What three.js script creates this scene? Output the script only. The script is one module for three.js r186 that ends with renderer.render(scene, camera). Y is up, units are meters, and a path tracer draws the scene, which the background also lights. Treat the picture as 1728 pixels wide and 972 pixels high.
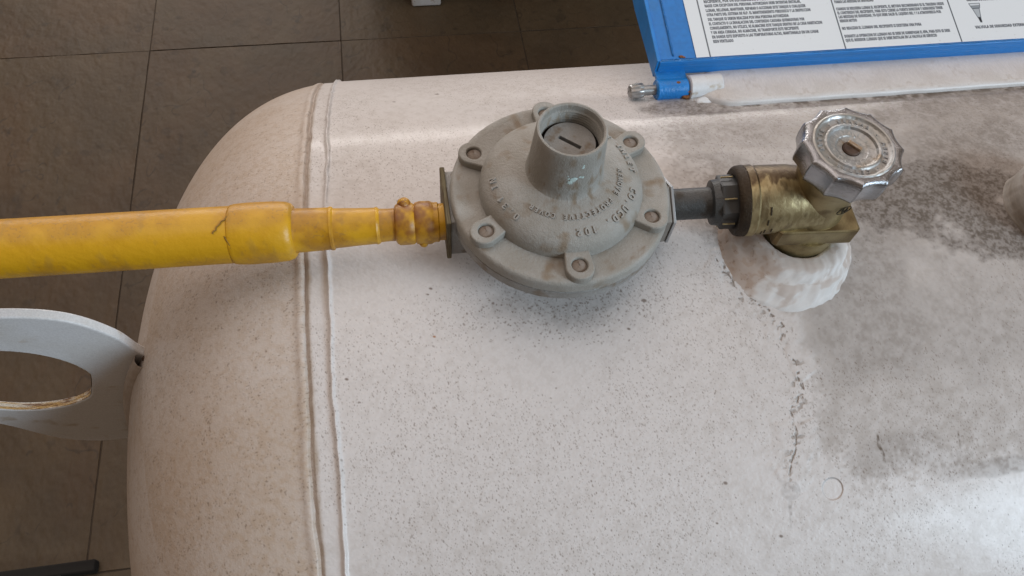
import * as THREE from 'three';
import { mergeGeometries, mergeVertices, toCreasedNormals } from 'three/addons/utils/BufferGeometryUtils.js';
import { RoundedBoxGeometry } from 'three/addons/geometries/RoundedBoxGeometry.js';
import { RectAreaLightUniformsLib } from 'three/addons/lights/RectAreaLightUniformsLib.js';
import { TextGeometry } from 'three/addons/geometries/TextGeometry.js';
import { FontLoader } from 'three/addons/loaders/FontLoader.js';

// ---------------------------------------------------------------- camera, light, exposure
const scene = new THREE.Scene();
const camera = new THREE.PerspectiveCamera(42.22, 1728 / 972, 0.01, 60);
camera.position.set(0.03924, 0.60178, 0.18455);
camera.rotation.set(-1.04661, -0.25924, 0.12829, 'YXZ');
scene.add(camera);
scene.background = new THREE.Color().setRGB(0.165, 0.122, 0.088);   // dim warm interior all round
RectAreaLightUniformsLib.init();
const renderer = new THREE.WebGLRenderer({ antialias: true });
renderer.toneMapping = THREE.LinearToneMapping;
renderer.toneMappingExposure = 1.05;
renderer.shadowMap.enabled = true;

const FLOOR = -0.4756, R = 0.30;
// daylight openings, plus an added overhead fill panel: glazed, glowing pane and an area light of the same size just in front of it
function daylightWindow(label, pos, target, w, h, rgb, intensity) {
  const g = new THREE.Group(); g.name = numbered('window'); scene.add(g);
  g.position.set(...pos); g.lookAt(new THREE.Vector3(...target));
  g.userData = { label, category: 'window', kind: 'structure' };
  const c = new THREE.Color().setRGB(...rgb);
  const pane = new THREE.Mesh(new THREE.PlaneGeometry(w, h), new THREE.MeshStandardMaterial({ color: 0x111111, emissive: c, emissiveIntensity: intensity * 0.05, roughness: 0.4 }));
  pane.name = 'pane'; g.add(pane);
  const fm = new THREE.MeshStandardMaterial({ color: 0x8a8781, roughness: 0.6, metalness: 0.3 });
  const t = 0.06;
  for (const [bw, bh, x, y] of [[w + 2 * t, t, 0, h / 2 + t / 2], [w + 2 * t, t, 0, -h / 2 - t / 2], [t, h, w / 2 + t / 2, 0], [t, h, -w / 2 - t / 2, 0]]) {
    const f = new THREE.Mesh(new RoundedBoxGeometry(bw, bh, 0.05, 1, 0.006), fm); f.position.set(x, y, -0.01); f.name = 'frame'; g.add(f);
  }
  const L = new THREE.RectAreaLight(c, intensity, w, h);
  L.name = 'daylight'; L.position.z = 0.02; L.rotation.y = Math.PI; g.add(L);
}
const used = {};
function numbered(n) { if (used[n] === undefined) { used[n] = 0; return n; } used[n]++; return `${n}_${String(used[n]).padStart(3, '0')}`; }
daylightWindow('tall glazed doorway letting cool daylight in from the front right', [2.9, 2.08, 2.3], [0.1, 0.3, 0], 1.2, 1.2, [0.69, 0.86, 1.0], 26.5);
daylightWindow('long low strip window behind the tank', [0.35, 0.97, -3.2], [0.15, 0.3, -0.1], 4.2, 0.12, [1.0, 0.96, 0.93], 34);
daylightWindow('wide soft fill panel added unseen above and behind the tank', [-0.3, 2.6, -0.9], [0.1, 0.3, 0], 4.0, 3.4, [1.0, 0.88, 0.81], 1.25);  // added overhead panel, no such source seen; gives soft warm fill

// ---------------------------------------------------------------- noise, textures
function rng(seed) { let a = seed >>> 0; return () => { a = (a + 0x6D2B79F5) | 0; let t = Math.imul(a ^ (a >>> 15), 1 | a); t = (t + Math.imul(t ^ (t >>> 7), 61 | t)) ^ t; return ((t ^ (t >>> 14)) >>> 0) / 4294967296; }; }
const LAT = new Float32Array(65536); { const r = rng(7); for (let i = 0; i < 65536; i++) LAT[i] = r(); }
function vn(x, y) {
  const xi = Math.floor(x), yi = Math.floor(y); let u = x - xi, w = y - yi; u = u * u * (3 - 2 * u); w = w * w * (3 - 2 * w);
  const a = xi & 255, b = (xi + 1) & 255, c = (yi & 255) << 8, d = ((yi + 1) & 255) << 8;
  const p = LAT[a + c], q = LAT[b + c], r = LAT[a + d], s = LAT[b + d];
  return p + (q - p) * u + (r + (s - r) * u - p - (q - p) * u) * w;
}
function fbm(x, y, o) { let s = 0, a = 0.5, n = 0; for (let i = 0; i < o; i++) { s += a * vn(x, y); n += a; a *= 0.5; x = x * 2.03 + 17.3; y = y * 2.03 + 9.1; } return s / n; }
const sst = (a, b, x) => { x = Math.min(1, Math.max(0, (x - a) / (b - a))); return x * x * (3 - 2 * x); };
const mix = (a, b, t) => a + (b - a) * t;
const enc = (v) => { v = Math.min(1, Math.max(0, v)); return 255 * (v <= 0.0031308 ? 12.92 * v : 1.055 * Math.pow(v, 1 / 2.4) - 0.055); };
function tex(w, h, f, srgb, wrap = THREE.RepeatWrapping) {   // f(i, j) -> [r,g,b] in 0..1 linear (colour) or plain (data)
  const d = new Uint8Array(w * h * 4); let k = 0;
  for (let j = 0; j < h; j++) for (let i = 0; i < w; i++) {
    const c = f(i, j);
    if (srgb) { d[k++] = enc(c[0]); d[k++] = enc(c[1]); d[k++] = enc(c[2]); } else { const q = 255 * Math.min(1, Math.max(0, c[0])); d[k++] = q; d[k++] = 255 * Math.min(1, Math.max(0, c[1] ?? c[0])); d[k++] = q; }
    d[k++] = 255;
  }
  const t = new THREE.DataTexture(d, w, h, THREE.RGBAFormat); t.magFilter = THREE.LinearFilter; t.minFilter = THREE.LinearMipmapLinearFilter; t.generateMipmaps = true;
  t.wrapS = t.wrapT = wrap; if (srgb) t.colorSpace = THREE.SRGBColorSpace; t.needsUpdate = true; return t;
}
function mottled(w, h, c0, c1, c2, f1, f2, spots, seed) {   // base tone c0 wandering to c1, patches of c2
  return tex(w, h, (i, j) => {
    const x = i / w, y = j / h, a = fbm(x * f1 + seed, y * f1, 4), b = fbm(x * f2 + seed + 40, y * f2 + 3, 3), g = vn(i * 0.6 + seed, j * 0.6);
    const t = sst(0.3, 0.7, a), k = sst(1 - spots - 0.2, 1 - spots + 0.14, b), q = 0.9 + 0.2 * g;
    return [0, 1, 2].map((n) => mix(mix(c0[n], c1[n], t), c2[n], k) * q);
  }, true, THREE.MirroredRepeatWrapping);
}
const grain = tex(256, 256, (i, j) => [0.6 * fbm(i * 0.12, j * 0.12, 3) + 0.4 * vn(i * 0.7, j * 0.7)], false, THREE.MirroredRepeatWrapping);
const coarse = tex(256, 256, (i, j) => [fbm(i * 0.06, j * 0.06, 4)], false, THREE.MirroredRepeatWrapping);
function rep(t, x, y) { const c = t.clone(); c.repeat.set(x, y); c.needsUpdate = true; return c; }

// ---------------------------------------------------------------- object helpers
function group(name, label, category, pos = [0, 0, 0], grp) {
  const g = new THREE.Group(); g.name = numbered(name); g.position.set(...pos); scene.add(g); g.userData = { label, category }; if (grp) g.userData.group = grp; return g;
}
function add(parent, name, geo, mat, label) {
  if (Array.isArray(geo)) { geo = geo.map((g) => (g.index ? g.toNonIndexed() : g)); geo.forEach((g) => { for (const k of Object.keys(g.attributes)) if (!['position', 'normal', 'uv'].includes(k)) g.deleteAttribute(k); }); geo = mergeGeometries(geo); }
  const m = new THREE.Mesh(geo, mat); m.name = name; m.castShadow = m.receiveShadow = true; if (label) m.userData.label = label; parent.add(m); return m;
}
const V2 = (a) => a.map(([x, y]) => new THREE.Vector2(x, y));
function creased(g, a) { g.scale(1000, 1000, 1000); g = toCreasedNormals(g, a); g.scale(.001, .001, .001); return g; }   // the merge grid is 1 cm: work at a larger scale
const UVK = 20;   // texture repeats per metre on turned parts
function metreUV(g, pts, rref) {   // u round the axis, v along the profile, both in metres * UVK
  const arc = [0]; for (let i = 1; i < pts.length; i++) arc.push(arc[i - 1] + Math.hypot(pts[i][0] - pts[i - 1][0], pts[i][1] - pts[i - 1][1]));
  const u = g.attributes.uv; for (let i = 0; i < u.count; i++) u.setXY(i, u.getX(i) * 2 * Math.PI * rref * UVK, arc[Math.round(u.getY(i) * (pts.length - 1))] * UVK);
  return g;
}
function lathe(pts, seg = 64, crease = 0.6) { const g = metreUV(new THREE.LatheGeometry(V2(pts), seg), pts, Math.max(...pts.map((p) => p[0])) * .8); g.rotateY(Math.PI); return creased(g, crease); }
function latheX(pts, seg = 48) {   // [x, r] pairs, axis along +x
  const q = pts.map(([x, r]) => [Math.max(r, 1e-5), x]), g = metreUV(new THREE.LatheGeometry(V2(q), seg), q, Math.max(...q.map((p) => p[0]))); g.rotateY(Math.PI); g.rotateZ(-Math.PI / 2); return creased(g, 0.6);
}
function place(g, x, y, z) { g.translate(x, y, z); return g; }
function prismX(n, r, x0, x1, ch, turn = 0) {   // n-sided bar along x with chamfered ends
  const s = new THREE.Shape(); for (let i = 0; i < n; i++) { const a = turn + i / n * Math.PI * 2; s[i ? 'lineTo' : 'moveTo']((r - ch) * Math.cos(a), (r - ch) * Math.sin(a)); } s.closePath();
  const g = new THREE.ExtrudeGeometry(s, { depth: x1 - x0 - 2 * ch, bevelEnabled: true, bevelThickness: ch, bevelSize: ch, bevelSegments: 2, curveSegments: 2 });
  g.translate(0, 0, ch); g.rotateY(Math.PI / 2); g.translate(x0, 0, 0); return g;
}

// ---------------------------------------------------------------- tank paint
const POLY = [[.1917, -.102], [.2154, -.1077], [.2992, -.11], [.439, -.1209], [.52, -.13], [.52, .128], [.3122, .1275], [.3006, .1274], [.2796, .1261], [.2635, .116], [.2502, .1237], [.2272, .1216], [.2236, .1097], [.2029, .1125], [.2094, .0743], [.2079, .0514], [.1924, .0317], [.1849, .0049], [.1924, -.0409], [.179, -.0615]];
const CRACK = [[.186, .0118], [.1899, .0246], [.1959, .0321], [.2052, .0398], [.2103, .0482], [.2045, .0554], [.2079, .0629], [.2125, .0677], [.2088, .077], [.2023, .0866], [.2047, .0955], [.2054, .1022], [.1985, .1132]];
function segDist(x, y, P, closed) { let m = 9; const n = P.length; for (let i = 0; i < (closed ? n : n - 1); i++) { const a = P[i], b = P[(i + 1) % n], dx = b[0] - a[0], dy = b[1] - a[1]; let t = ((x - a[0]) * dx + (y - a[1]) * dy) / (dx * dx + dy * dy); t = t < 0 ? 0 : t > 1 ? 1 : t; const ex = x - a[0] - t * dx, ey = y - a[1] - t * dy, d = ex * ex + ey * ey; if (d < m) m = d; } return Math.sqrt(m); }
function inside(x, y, P) { let c = false; for (let i = 0, j = P.length - 1; i < P.length; j = i++) if ((P[i][1] > y) !== (P[j][1] > y) && x < (P[j][0] - P[i][0]) * (y - P[i][1]) / (P[j][1] - P[i][1]) + P[i][0]) c = !c; return c; }
// coarse signed distance grid of the dirt patch and crack, looked up bilinearly
const TW = 2048, TH = 1760, X0 = -0.012, XW = 0.512, S0 = -0.22, SW = 0.44, GN = 128;
const gD = new Float32Array(GN * GN), gC = new Float32Array(GN * GN);
for (let j = 0; j < GN; j++) for (let i = 0; i < GN; i++) { const x = X0 + XW * i / (GN - 1), s = S0 + SW * j / (GN - 1); gD[j * GN + i] = segDist(x, s, POLY, true) * (inside(x, s, POLY) ? 1 : -1); gC[j * GN + i] = segDist(x, s, CRACK, false); }
function look(g, x, s) { let u = (x - X0) / XW * (GN - 1), w = (s - S0) / SW * (GN - 1); u = Math.min(GN - 1.001, Math.max(0, u)); w = Math.min(GN - 1.001, Math.max(0, w)); const i = u | 0, j = w | 0; u -= i; w -= j; const k = j * GN + i; return mix(mix(g[k], g[k + 1], u), mix(g[k + GN], g[k + GN + 1], u), w); }
const PAINT = [0.595, 0.562, 0.548], DUST = [0.40, 0.355, 0.32], BROWN = [0.075, 0.056, 0.041], GREY = [0.285, 0.252, 0.224];
// stains: [x, s, radius x, radius s, amount] of dark grainy soot
const SOOT = [[.322, -.014, .055, .022, 1.35], [.348, .008, .04, .018, 1.35], [.29, -.03, .045, .02, .65], [.345, -.045, .06, .03, .6], [.26, .02, .03, .03, .45], [.25, .055, .03, .022, .4], [.31, .05, .05, .03, .28], [.25, .113, .022, .008, .34], [.237, .118, .012, .006, .3], [.301, .125, .02, .0035, .5], [.277, .122, .012, .005, .3], [.205, -.03, .03, .03, .5], [.225, -.08, .05, .018, .4], [.40, .0, .08, .04, .8], [.37, -.09, .1, .022, .55], [.2, -.108, .018, .007, .9], [.218, -.1, .014, .006, .7], [.108, .028, .036, .012, .38]];
const speckGrid = new Map();
{ const r = rng(91); const put = (x, s, rad, dark, el, an, col) => { const k = Math.floor(x / .004) + ',' + Math.floor(s / .004); for (let a = -1; a <= 1; a++) for (let b = -1; b <= 1; b++) { const kk = (Math.floor(x / .004) + a) * 1000 + Math.floor(s / .004) + b; if (!speckGrid.has(kk)) speckGrid.set(kk, []); speckGrid.get(kk).push([x, s, rad, dark, el, Math.cos(an), Math.sin(an), col]); } };
  for (let i = 0; i < 120000; i++) { const x = X0 + XW * r(), s = S0 + SW * r(), d = fbm(x * 22, s * 22, 2); if (r() > 2.6 * (d - .28)) continue; put(x, s, 0.00013 + 0.00019 * r() * r(), 0.22 + 0.45 * r(), 1 + 1.6 * r(), 0.9 + 0.8 * r(), 0); }
  for (let i = 0; i < 320; i++) { const x = X0 + XW * r(), s = S0 + SW * r(); put(x, s, 0.0002 + 0.0003 * r() * r(), 0.3 + 0.4 * r(), 1 + r(), r() * 3, 0); }
  for (let i = 0; i < 750; i++) { const a = r() * 6.28, q = Math.sqrt(-2 * Math.log(1 - r() * .98)); put(.109 + .028 * q * Math.cos(a), .03 + .0085 * q * Math.sin(a), 0.00018 + 0.00035 * r() * r(), 0.25 + 0.45 * r(), 1.6, r() * 3, 0); }
  for (const [x, s, q] of [[.0464, .0119, .0008], [.0448, .0148, .0006], [.1452, .0288, .0012], [.0457, .0359, .0007], [.006, .0511, .0008], [.0376, -.1425, .001], [.0639, -.152, .0014], [.1895, .1421, .0009], [.167, .1158, .001], [.1607, .1325, .0006], [.135, .042, .0008]]) put(x, s, q * .72, .85, 1.5, .4, x < .15 && s > .034 && s < .037 ? 1 : 0); }
const tankC = new Float32Array(3); let tankH = 0, tankRough = 0;
function paintAt(x, s) {
  const n1 = fbm(x * 60, s * 60, 4), n2 = fbm(x * 240 + 31, s * 240, 3), n3 = vn(x * 1500, s * 1500), n4 = fbm(x * 14 + 5, s * 14, 3), n5 = vn(x * 700 + 9, s * 700);
  let dustShade = 0.10 + 0.42 * sst(0.38, 0.68, n4) * n2 + 0.32 * sst(0.42, 0.75, n2 * 0.6 + n5 * 0.4);
  // grainy dirt patch with a ragged outline
  const dd = look(gD, x, s) + (n1 - 0.5) * 0.022 + (n2 - 0.5) * 0.008;
  const film = sst(-0.005, 0.012, dd + (n5 - .5) * .012) * (0.45 + 0.55 * n2);
  let soot = 0;
  for (const [a, b, ra, rb, k] of SOOT) { const ex = (x - a) / ra, ey = (s - b) / rb, e = ex * ex + ey * ey; if (e < 4) soot = Math.max(soot, k * sst(1.9, 0.4, e + (n1 - 0.5) * 2.8 + (n2 - 0.5) * 1.6)); }
  soot = Math.min(soot, 1.15); soot *= .62 + .38 * sst(0.3, 0.72, 0.3 * n3 + 0.35 * n5 + .35 * n2);
  // cracked, flaked edge of the patch
  let crack = 0, flake = 0; const g0 = look(gC, x, s);
  if (g0 < .02) {
    const cd = segDist(x + (n1 - .5) * .010 + (n2 - .5) * .0035, s + (fbm(x * 90 + 60, s * 90 + 7, 3) - .5) * .010, CRACK, false), bl = .5 * n5 + .5 * n2;
    crack = Math.max(sst(.0007, .0002, cd) * sst(.42, .6, bl), .6 * sst(.007, .001, cd) * sst(.62, .76, bl + .06 * sst(.003, .0, cd)));
    flake = sst(.010, .004, Math.abs(cd - .002)) * sst(.44, .58, n1);
  }
  let h = 0.5 + 0.05 * (n5 - 0.5) + 0.03 * (n3 - 0.5) + 0.25 * flake - 0.3 * crack;
  const dk = film * (1 - 0.85 * flake), upper = sst(.05, -.03, s + (n1 - .5) * .04) * sst(.22, .30, x + (n1 - .5) * .06);
  for (let c = 0; c < 3; c++) {
    let v = PAINT[c] * (0.965 + 0.07 * n3);
    v = mix(v, DUST[c], dustShade * 0.6); v = mix(v, GREY[c], dk * (.56 + .32 * upper)); v = mix(v, BROWN[c], Math.min(.9, soot * 0.78)); v = mix(v, BROWN[c] * 1.8, crack * 0.75); tankC[c] = v;
  }
  tankRough = 0.48 + 0.12 * n2 + 0.22 * dk + 0.3 * soot;
  const L = speckGrid.get(Math.floor(x / .004) * 1000 + Math.floor(s / .004));
  if (L) for (const [px, ps, rad, dark, el, ca, sa, col] of L) { const ex = x - px, ey = s - ps, a = (ex * ca + ey * sa) / el, b = -ex * sa + ey * ca, d = Math.sqrt(a * a + b * b); if (d < rad * 1.4) { const k = dark * sst(rad * 1.4, rad * 0.5, d); tankC[0] = mix(tankC[0], col ? .3 : .14, k); tankC[1] = mix(tankC[1], col ? .12 : .10, k); tankC[2] = mix(tankC[2], col ? .03 : .075, k); tankRough += .2 * k; } }
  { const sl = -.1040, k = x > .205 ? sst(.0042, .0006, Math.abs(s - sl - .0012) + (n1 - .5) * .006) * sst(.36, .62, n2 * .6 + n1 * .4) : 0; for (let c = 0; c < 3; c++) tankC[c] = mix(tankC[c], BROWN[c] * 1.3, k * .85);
    const gk = x < -.006 ? sst(.0024, .0005, Math.abs(x + .0098 + (n1 - .5) * .002)) * (.35 + .5 * n2) : 0; for (let c = 0; c < 3; c++) tankC[c] = mix(tankC[c], [.30, .22, .15][c], gk); }
  // dimple, ring stain, drips
  const dm = Math.hypot(x - .2166, s - .1247); h -= 0.45 * sst(0.0053, 0.0044, dm); if (dm < .0056) { const k = sst(.0056, .0046, dm); for (let c = 0; c < 3; c++) tankC[c] = mix(tankC[c], PAINT[c] * 1.06, k * .4); }
  const rg = Math.hypot(x - .1969, s - .123) + (n2 - .5) * .003, rk = Math.max(sst(.0045, .0028, rg + (n1 - .5) * .004) * 0.35 * n5, sst(.0009, .0003, Math.abs(rg - .0034)) * .55 * n2, sst(.0011, .0003, Math.abs(x - .1955 + (n1 - .5) * .003 + (s - .13) * .1)) * sst(.142, .134, s) * sst(.125, .129, s) * .6 * n5);
  const dr = Math.max(sst(.0011, .0003, Math.abs(x - .2422 - (s - .104) * .1 + (n2 - .5) * .002)) * sst(.102, .105, s) * sst(.118, .114, s), .6 * sst(.001, .0003, Math.abs(x - .2823 + (n2 - .5) * .002)) * sst(.106, .108, s) * sst(.117, .113, s)) * n5 * 1.2;
  const bk = Math.max(rk, dr); for (let c = 0; c < 3; c++) tankC[c] = mix(tankC[c], BROWN[c] * 1.6, Math.min(1, bk));
  tankH = h;
}
const shellRough = new Uint8Array(TW * TH), shellH = new Uint8Array(TW * TH);
const shellMap = tex(TW, TH, (i, j) => { paintAt(X0 + XW * (i + .5) / TW, S0 + SW * (j + .5) / TH); shellRough[j * TW + i] = 255 * Math.min(1, tankRough); shellH[j * TW + i] = 255 * Math.min(1, Math.max(0, tankH)); return tankC; }, true, THREE.MirroredRepeatWrapping);
const shellRM = tex(TW, TH, (i, j) => [shellRough[j * TW + i] / 255], false, THREE.MirroredRepeatWrapping);
const shellBM = tex(TW, TH, (i, j) => [shellH[j * TW + i] / 255], false, THREE.MirroredRepeatWrapping);
const shellMat = new THREE.MeshPhysicalMaterial({ clearcoat: .16, clearcoatRoughness: .16, map: shellMap, roughnessMap: shellRM, roughness: 1, bumpMap: shellBM, bumpScale: 0.0016 });
// dished head: the same speckled paint, browned to carry the shade on the end
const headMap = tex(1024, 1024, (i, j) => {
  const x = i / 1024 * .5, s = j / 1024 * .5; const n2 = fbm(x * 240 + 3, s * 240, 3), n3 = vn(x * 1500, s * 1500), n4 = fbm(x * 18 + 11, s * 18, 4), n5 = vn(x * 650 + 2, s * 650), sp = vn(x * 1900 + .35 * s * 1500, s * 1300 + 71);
  const dustShade = 0.45 + 0.2 * sst(0.3, 0.7, n4) + 0.2 * sst(0.35, 0.75, n2 * .5 + n5 * .5), k = sst(0.76, 0.93, sp) * sst(.3, .6, n2) * 0.6;
  return [0, 1, 2].map((c) => mix(mix(PAINT[c] * (0.96 + 0.08 * n3), [.42, .322, .24][c], Math.min(1, dustShade * 1.05)), [.13, .085, .055][c], k));
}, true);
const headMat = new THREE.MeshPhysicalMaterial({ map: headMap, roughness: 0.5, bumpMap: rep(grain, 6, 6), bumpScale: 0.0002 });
const whitePaint = new THREE.MeshPhysicalMaterial({ map: mottled(512, 512, [.66, .65, .64], [.60, .575, .55], [.36, .27, .19], 5, 9, .26, 3), roughness: 0.45, bumpMap: rep(grain, 2, 2), bumpScale: 0.0004 });
const whiteClean = new THREE.MeshPhysicalMaterial({ map: mottled(512, 512, [.66, .665, .68], [.62, .615, .61], [.45, .38, .30], 4, 14, .2, 8), roughness: 0.38, bumpMap: rep(grain, .7, .7), bumpScale: 0.0001 });

// ---------------------------------------------------------------- floor: slate tiles with recessed joints
const floor = new THREE.Group(); floor.name = 'floor'; floor.userData = { kind: 'structure', label: 'brown slate tile floor with thin joints', category: 'floor' }; scene.add(floor);
{
  const jm = new THREE.MeshStandardMaterial({ color: new THREE.Color().setRGB(.055, .04, .028), roughness: 1 });
  const base = add(floor, 'joint_bed', new THREE.BoxGeometry(14, .02, 14), jm); base.position.set(0, FLOOR - .0108, 0);
  const slate = [0, 1, 2].map((k) => tex(512, 512, (i, j) => {
    const x = i / 512, y = j / 512, a = fbm(x * 5 + k * 20, y * 5, 5), b = fbm(x * 26 + k * 7, y * 26 + 8, 3), rd = Math.abs(fbm(x * 4 + 50 + k * 9, y * 4 + 2, 4) - .5), g = vn(i * .8, j * .8), c = sst(.012, .002, rd) * .35 * sst(.45, .6, b), spot = sst(.66, .8, fbm(x * 16 + 77 + k * 5, y * 16, 4)) * .25;
    const v = (0.72 + .5 * a + .18 * (b - .5)) * (.92 + .16 * g) * (1 - c) * (1 - spot), w = sst(.35, .65, fbm(x * 3 + 9 + k, y * 3, 3));
    return [.076 * v, mix(.0455, .050, w) * v, mix(.021, .025, w) * v];
  }, true));
  const sb = tex(512, 512, (i, j) => { const x = i / 512, y = j / 512; return [.7 * fbm(x * 7, y * 7, 5) + .3 * fbm(x * 40, y * 40, 2)]; }, false);
  const mats = slate.map((m) => new THREE.MeshStandardMaterial({ map: m, roughness: .62, bumpMap: sb, bumpScale: .004 }));
  const px = .3672, pz = .488, j = .0018, geo = new RoundedBoxGeometry(px - j, .012, pz - j, 1, .0007), r = rng(5);
  for (let a = -7; a <= 12; a++) for (let b = -4; b <= 4; b++) {
    const t = add(floor, 'tile', geo, mats[Math.floor(r() * 3)]); t.name = numbered('tile');
    t.position.set(-.4272 + px * (a + .5), FLOOR - .006 + .0006 * r(), -1.0244 + pz * (b + .5)); t.rotation.y = Math.floor(r() * 2) * Math.PI; t.rotation.x = (r() - .5) * .002;
  }
}

// ---------------------------------------------------------------- gas tank
const tank = group('gas_tank', 'white painted horizontal gas tank with speckled dusty surface and rounded end', 'gas tank', [0, 0, 0]);
const HD = 0.1601, HN = 2.4509, HX = 0.01037;
const headR = (x) => R * Math.pow(Math.max(0, 1 - Math.pow(Math.max(0, HX - x) / HD, HN)), 1 / HN);
function surf(rows, cols, f) {   // f(row, col) -> [x, y, z, u, v]
  const P = [], U = [], I = [];
  for (let a = 0; a < rows; a++) for (let b = 0; b < cols; b++) { const q = f(a, b); P.push(q[0], q[1], q[2]); U.push(q[3], q[4]); }
  for (let a = 0; a < rows - 1; a++) for (let b = 0; b < cols - 1; b++) { const k = a * cols + b; I.push(k, k + 1, k + cols, k + 1, k + cols + 1, k + cols); }
  const g = new THREE.BufferGeometry(); g.setAttribute('position', new THREE.Float32BufferAttribute(P, 3)); g.setAttribute('uv', new THREE.Float32BufferAttribute(U, 2)); g.setIndex(I); g.computeVertexNormals(); return g;
}
{
  // groove centre wanders a little round the seam
  const wob = (t) => .0024 * (fbm(t * 9 + 4, 1.7, 3) - .5) + .0009 * (vn(t * 60, 8.2) - .5);
  const bead = (t) => .8 + .5 * vn(t * 45, 3.3);
  const G = (x, c, w) => Math.exp(-((x - c) ** 2) / (w * w));
  const xs = []; for (let x = -.0118; x < .0045; x += .00045) xs.push(x); for (let x = .0045; x < .06; x += .004) xs.push(x); for (let x = .06; x <= 1.02; x += .03) xs.push(x);
  const NC = 721;
  const shell = surf(xs.length, NC, (a, b) => {
    const t = (b / (NC - 1) - .5) * 2 * Math.PI, x = xs[a]; let r = R - .0006 * sst(.001, -.004, x);
    r += .0013 * bead(t) * G(x, .0 + wob(t * 1.3 + 20), .0009);
    const gc = -.0108 + wob(t); if (x < gc + .0016) r -= .0016 * sst(gc + .0016, gc, x);
    return [x, r * Math.cos(t), r * Math.sin(t), (x - X0) / XW, (R * t - S0) / SW];
  });
  add(tank, 'shell', shell, shellMat);
  const hx = []; for (let x = -.0100; x > -.0215; x -= .00045) hx.push(x); for (let i = 1; i <= 60; i++) { const q = i / 60, th = q * Math.PI / 2; const x = HX - (HX + .0215) - (HD - HX - .0215) * Math.sin(th) ** 1.0; hx.push(Math.max(x, HX - HD + 1e-7)); }
  const arc = []; { let s = 0; const rr = hx.map(headR); for (let i = hx.length - 1; i >= 0; i--) { if (i < hx.length - 1) s += Math.hypot(hx[i] - hx[i + 1], rr[i] - rr[i + 1]); arc[i] = s; } }
  const head = surf(hx.length, NC, (a, b) => {
    const t = (b / (NC - 1) - .5) * 2 * Math.PI, x = hx[a], gc = -.0108 + wob(t); let r = headR(x);
    r += .0007 * bead(t * 1.7 + 9) * G(x, gc - .0026, .0020) - .0016 * sst(gc - .0014, gc + .0002, x);
    return [x, r * Math.cos(t), r * Math.sin(t), .5 + arc[a] * Math.cos(t) / .5, .5 + arc[a] * Math.sin(t) / .5];
  });
  head.index.array.reverse(); head.computeVertexNormals();
  add(tank, 'head', head, headMat, 'rounded end cap of the white tank with its shade painted in brown');
  const fh = lathe([[1e-5, .17], ...Array.from({ length: 24 }, (_, i) => { const x = .16 * (1 - (i + 1) / 24); return [R * Math.pow(1 - Math.pow(x / .161, 2.45), 1 / 2.45), x]; })], 96); fh.rotateZ(-Math.PI / 2); fh.translate(1.015, 0, 0);
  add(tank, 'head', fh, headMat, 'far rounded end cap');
  // lifting lug: upright plate with a big rusted eye, welded on the end cap
  const outer = [[-.085, .222], [-.102, .2385], [-.1085, .262], [-.122, .2815], [-.144, .2905], [-.178, .290], [-.214, .272], [-.232, .238], [-.222, .196], [-.203, .1715], [-.184, .139], [-.168, .1285], [-.150, .1265], [-.115, .120]].map(([x, y]) => new THREE.Vector3(x, y, 0));
  const oc = new THREE.CatmullRomCurve3(outer, false, 'centripetal').getPoints(90);
  const sh = new THREE.Shape(oc.map((q) => new THREE.Vector2(q.x, q.y)));
  const hole = new THREE.Path(); const hp = []; for (let i = 0; i < 60; i++) { const a = -i / 60 * 2 * Math.PI; let x = -.1725 + .039 * Math.cos(a), y = .2235 + .039 * Math.sin(a); const d = (x + .1725) * .93 + (y - .2235) * -.37; if (d > .0362) { x -= (d - .0362) * .8 * .93; y += (d - .0362) * .8 * .37; } hp.push(new THREE.Vector2(x, y)); } hole.setFromPoints(hp); sh.holes.push(hole);
  const lg = new THREE.ExtrudeGeometry(sh, { depth: .0036, bevelEnabled: true, bevelThickness: .0008, bevelSize: .0008, bevelSegments: 2 }); lg.translate(0, 0, -.0035);
  { const u = lg.attributes.uv; for (let i = 0; i < u.count; i++) u.setXY(i, u.getX(i) * 8, u.getY(i) * 8); }
  const lug = add(tank, 'lifting_lug', lg, whiteClean, 'white lifting lug plate with a round eye');
  const rust = new THREE.MeshStandardMaterial({ map: mottled(128, 128, [.55, .5, .42], [.42, .27, .10], [.16, .075, .03], 5, 8, .35, 21), roughness: .75, bumpMap: rep(coarse, 3, 1), bumpScale: .0008 });
  const ip = [], iu = [], ii = []; hp.concat([hp[0]]).forEach((q, i) => { const cx = -.1725 - q.x, cy = .2235 - q.y, l = Math.hypot(cx, cy); const x = q.x + cx / l * .0011, y = q.y + cy / l * .0011; ip.push(x, y, -.0037, x, y, .0004); iu.push(i / 60 * 6, 0, i / 60 * 6, .5); if (i) { const k = 2 * i; ii.push(k - 2, k, k - 1, k - 1, k, k + 1); } });
  const ig = new THREE.BufferGeometry(); ig.setAttribute('position', new THREE.Float32BufferAttribute(ip, 3)); ig.setAttribute('uv', new THREE.Float32BufferAttribute(iu, 2)); ig.setIndex(ii); ig.computeVertexNormals(); add(lug, 'eye_edge', ig, rust, 'rusty inner edge of the lug eye');
  // weld fillet of the lug
  const wp = []; for (let i = 0; i <= 26; i++) { const y = .124 + (.2405 - .124) * i / 26; let x = HX - HD * Math.pow(1 - Math.pow(y / R, HN), 1 / HN); wp.push(new THREE.Vector3(x, y, .0035)); }
  const wt = new THREE.TubeGeometry(new THREE.CatmullRomCurve3(wp), 80, .0042, 10); { const p = wt.attributes.position; for (let i = 0; i < p.count; i++) { const n = 1 + .0009 * (fbm(p.getY(i) * 260, p.getX(i) * 90, 2) - .5) / .004; p.setZ(i, .0035 + (p.getZ(i) - .0035) * n); } wt.computeVertexNormals(); }
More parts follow.
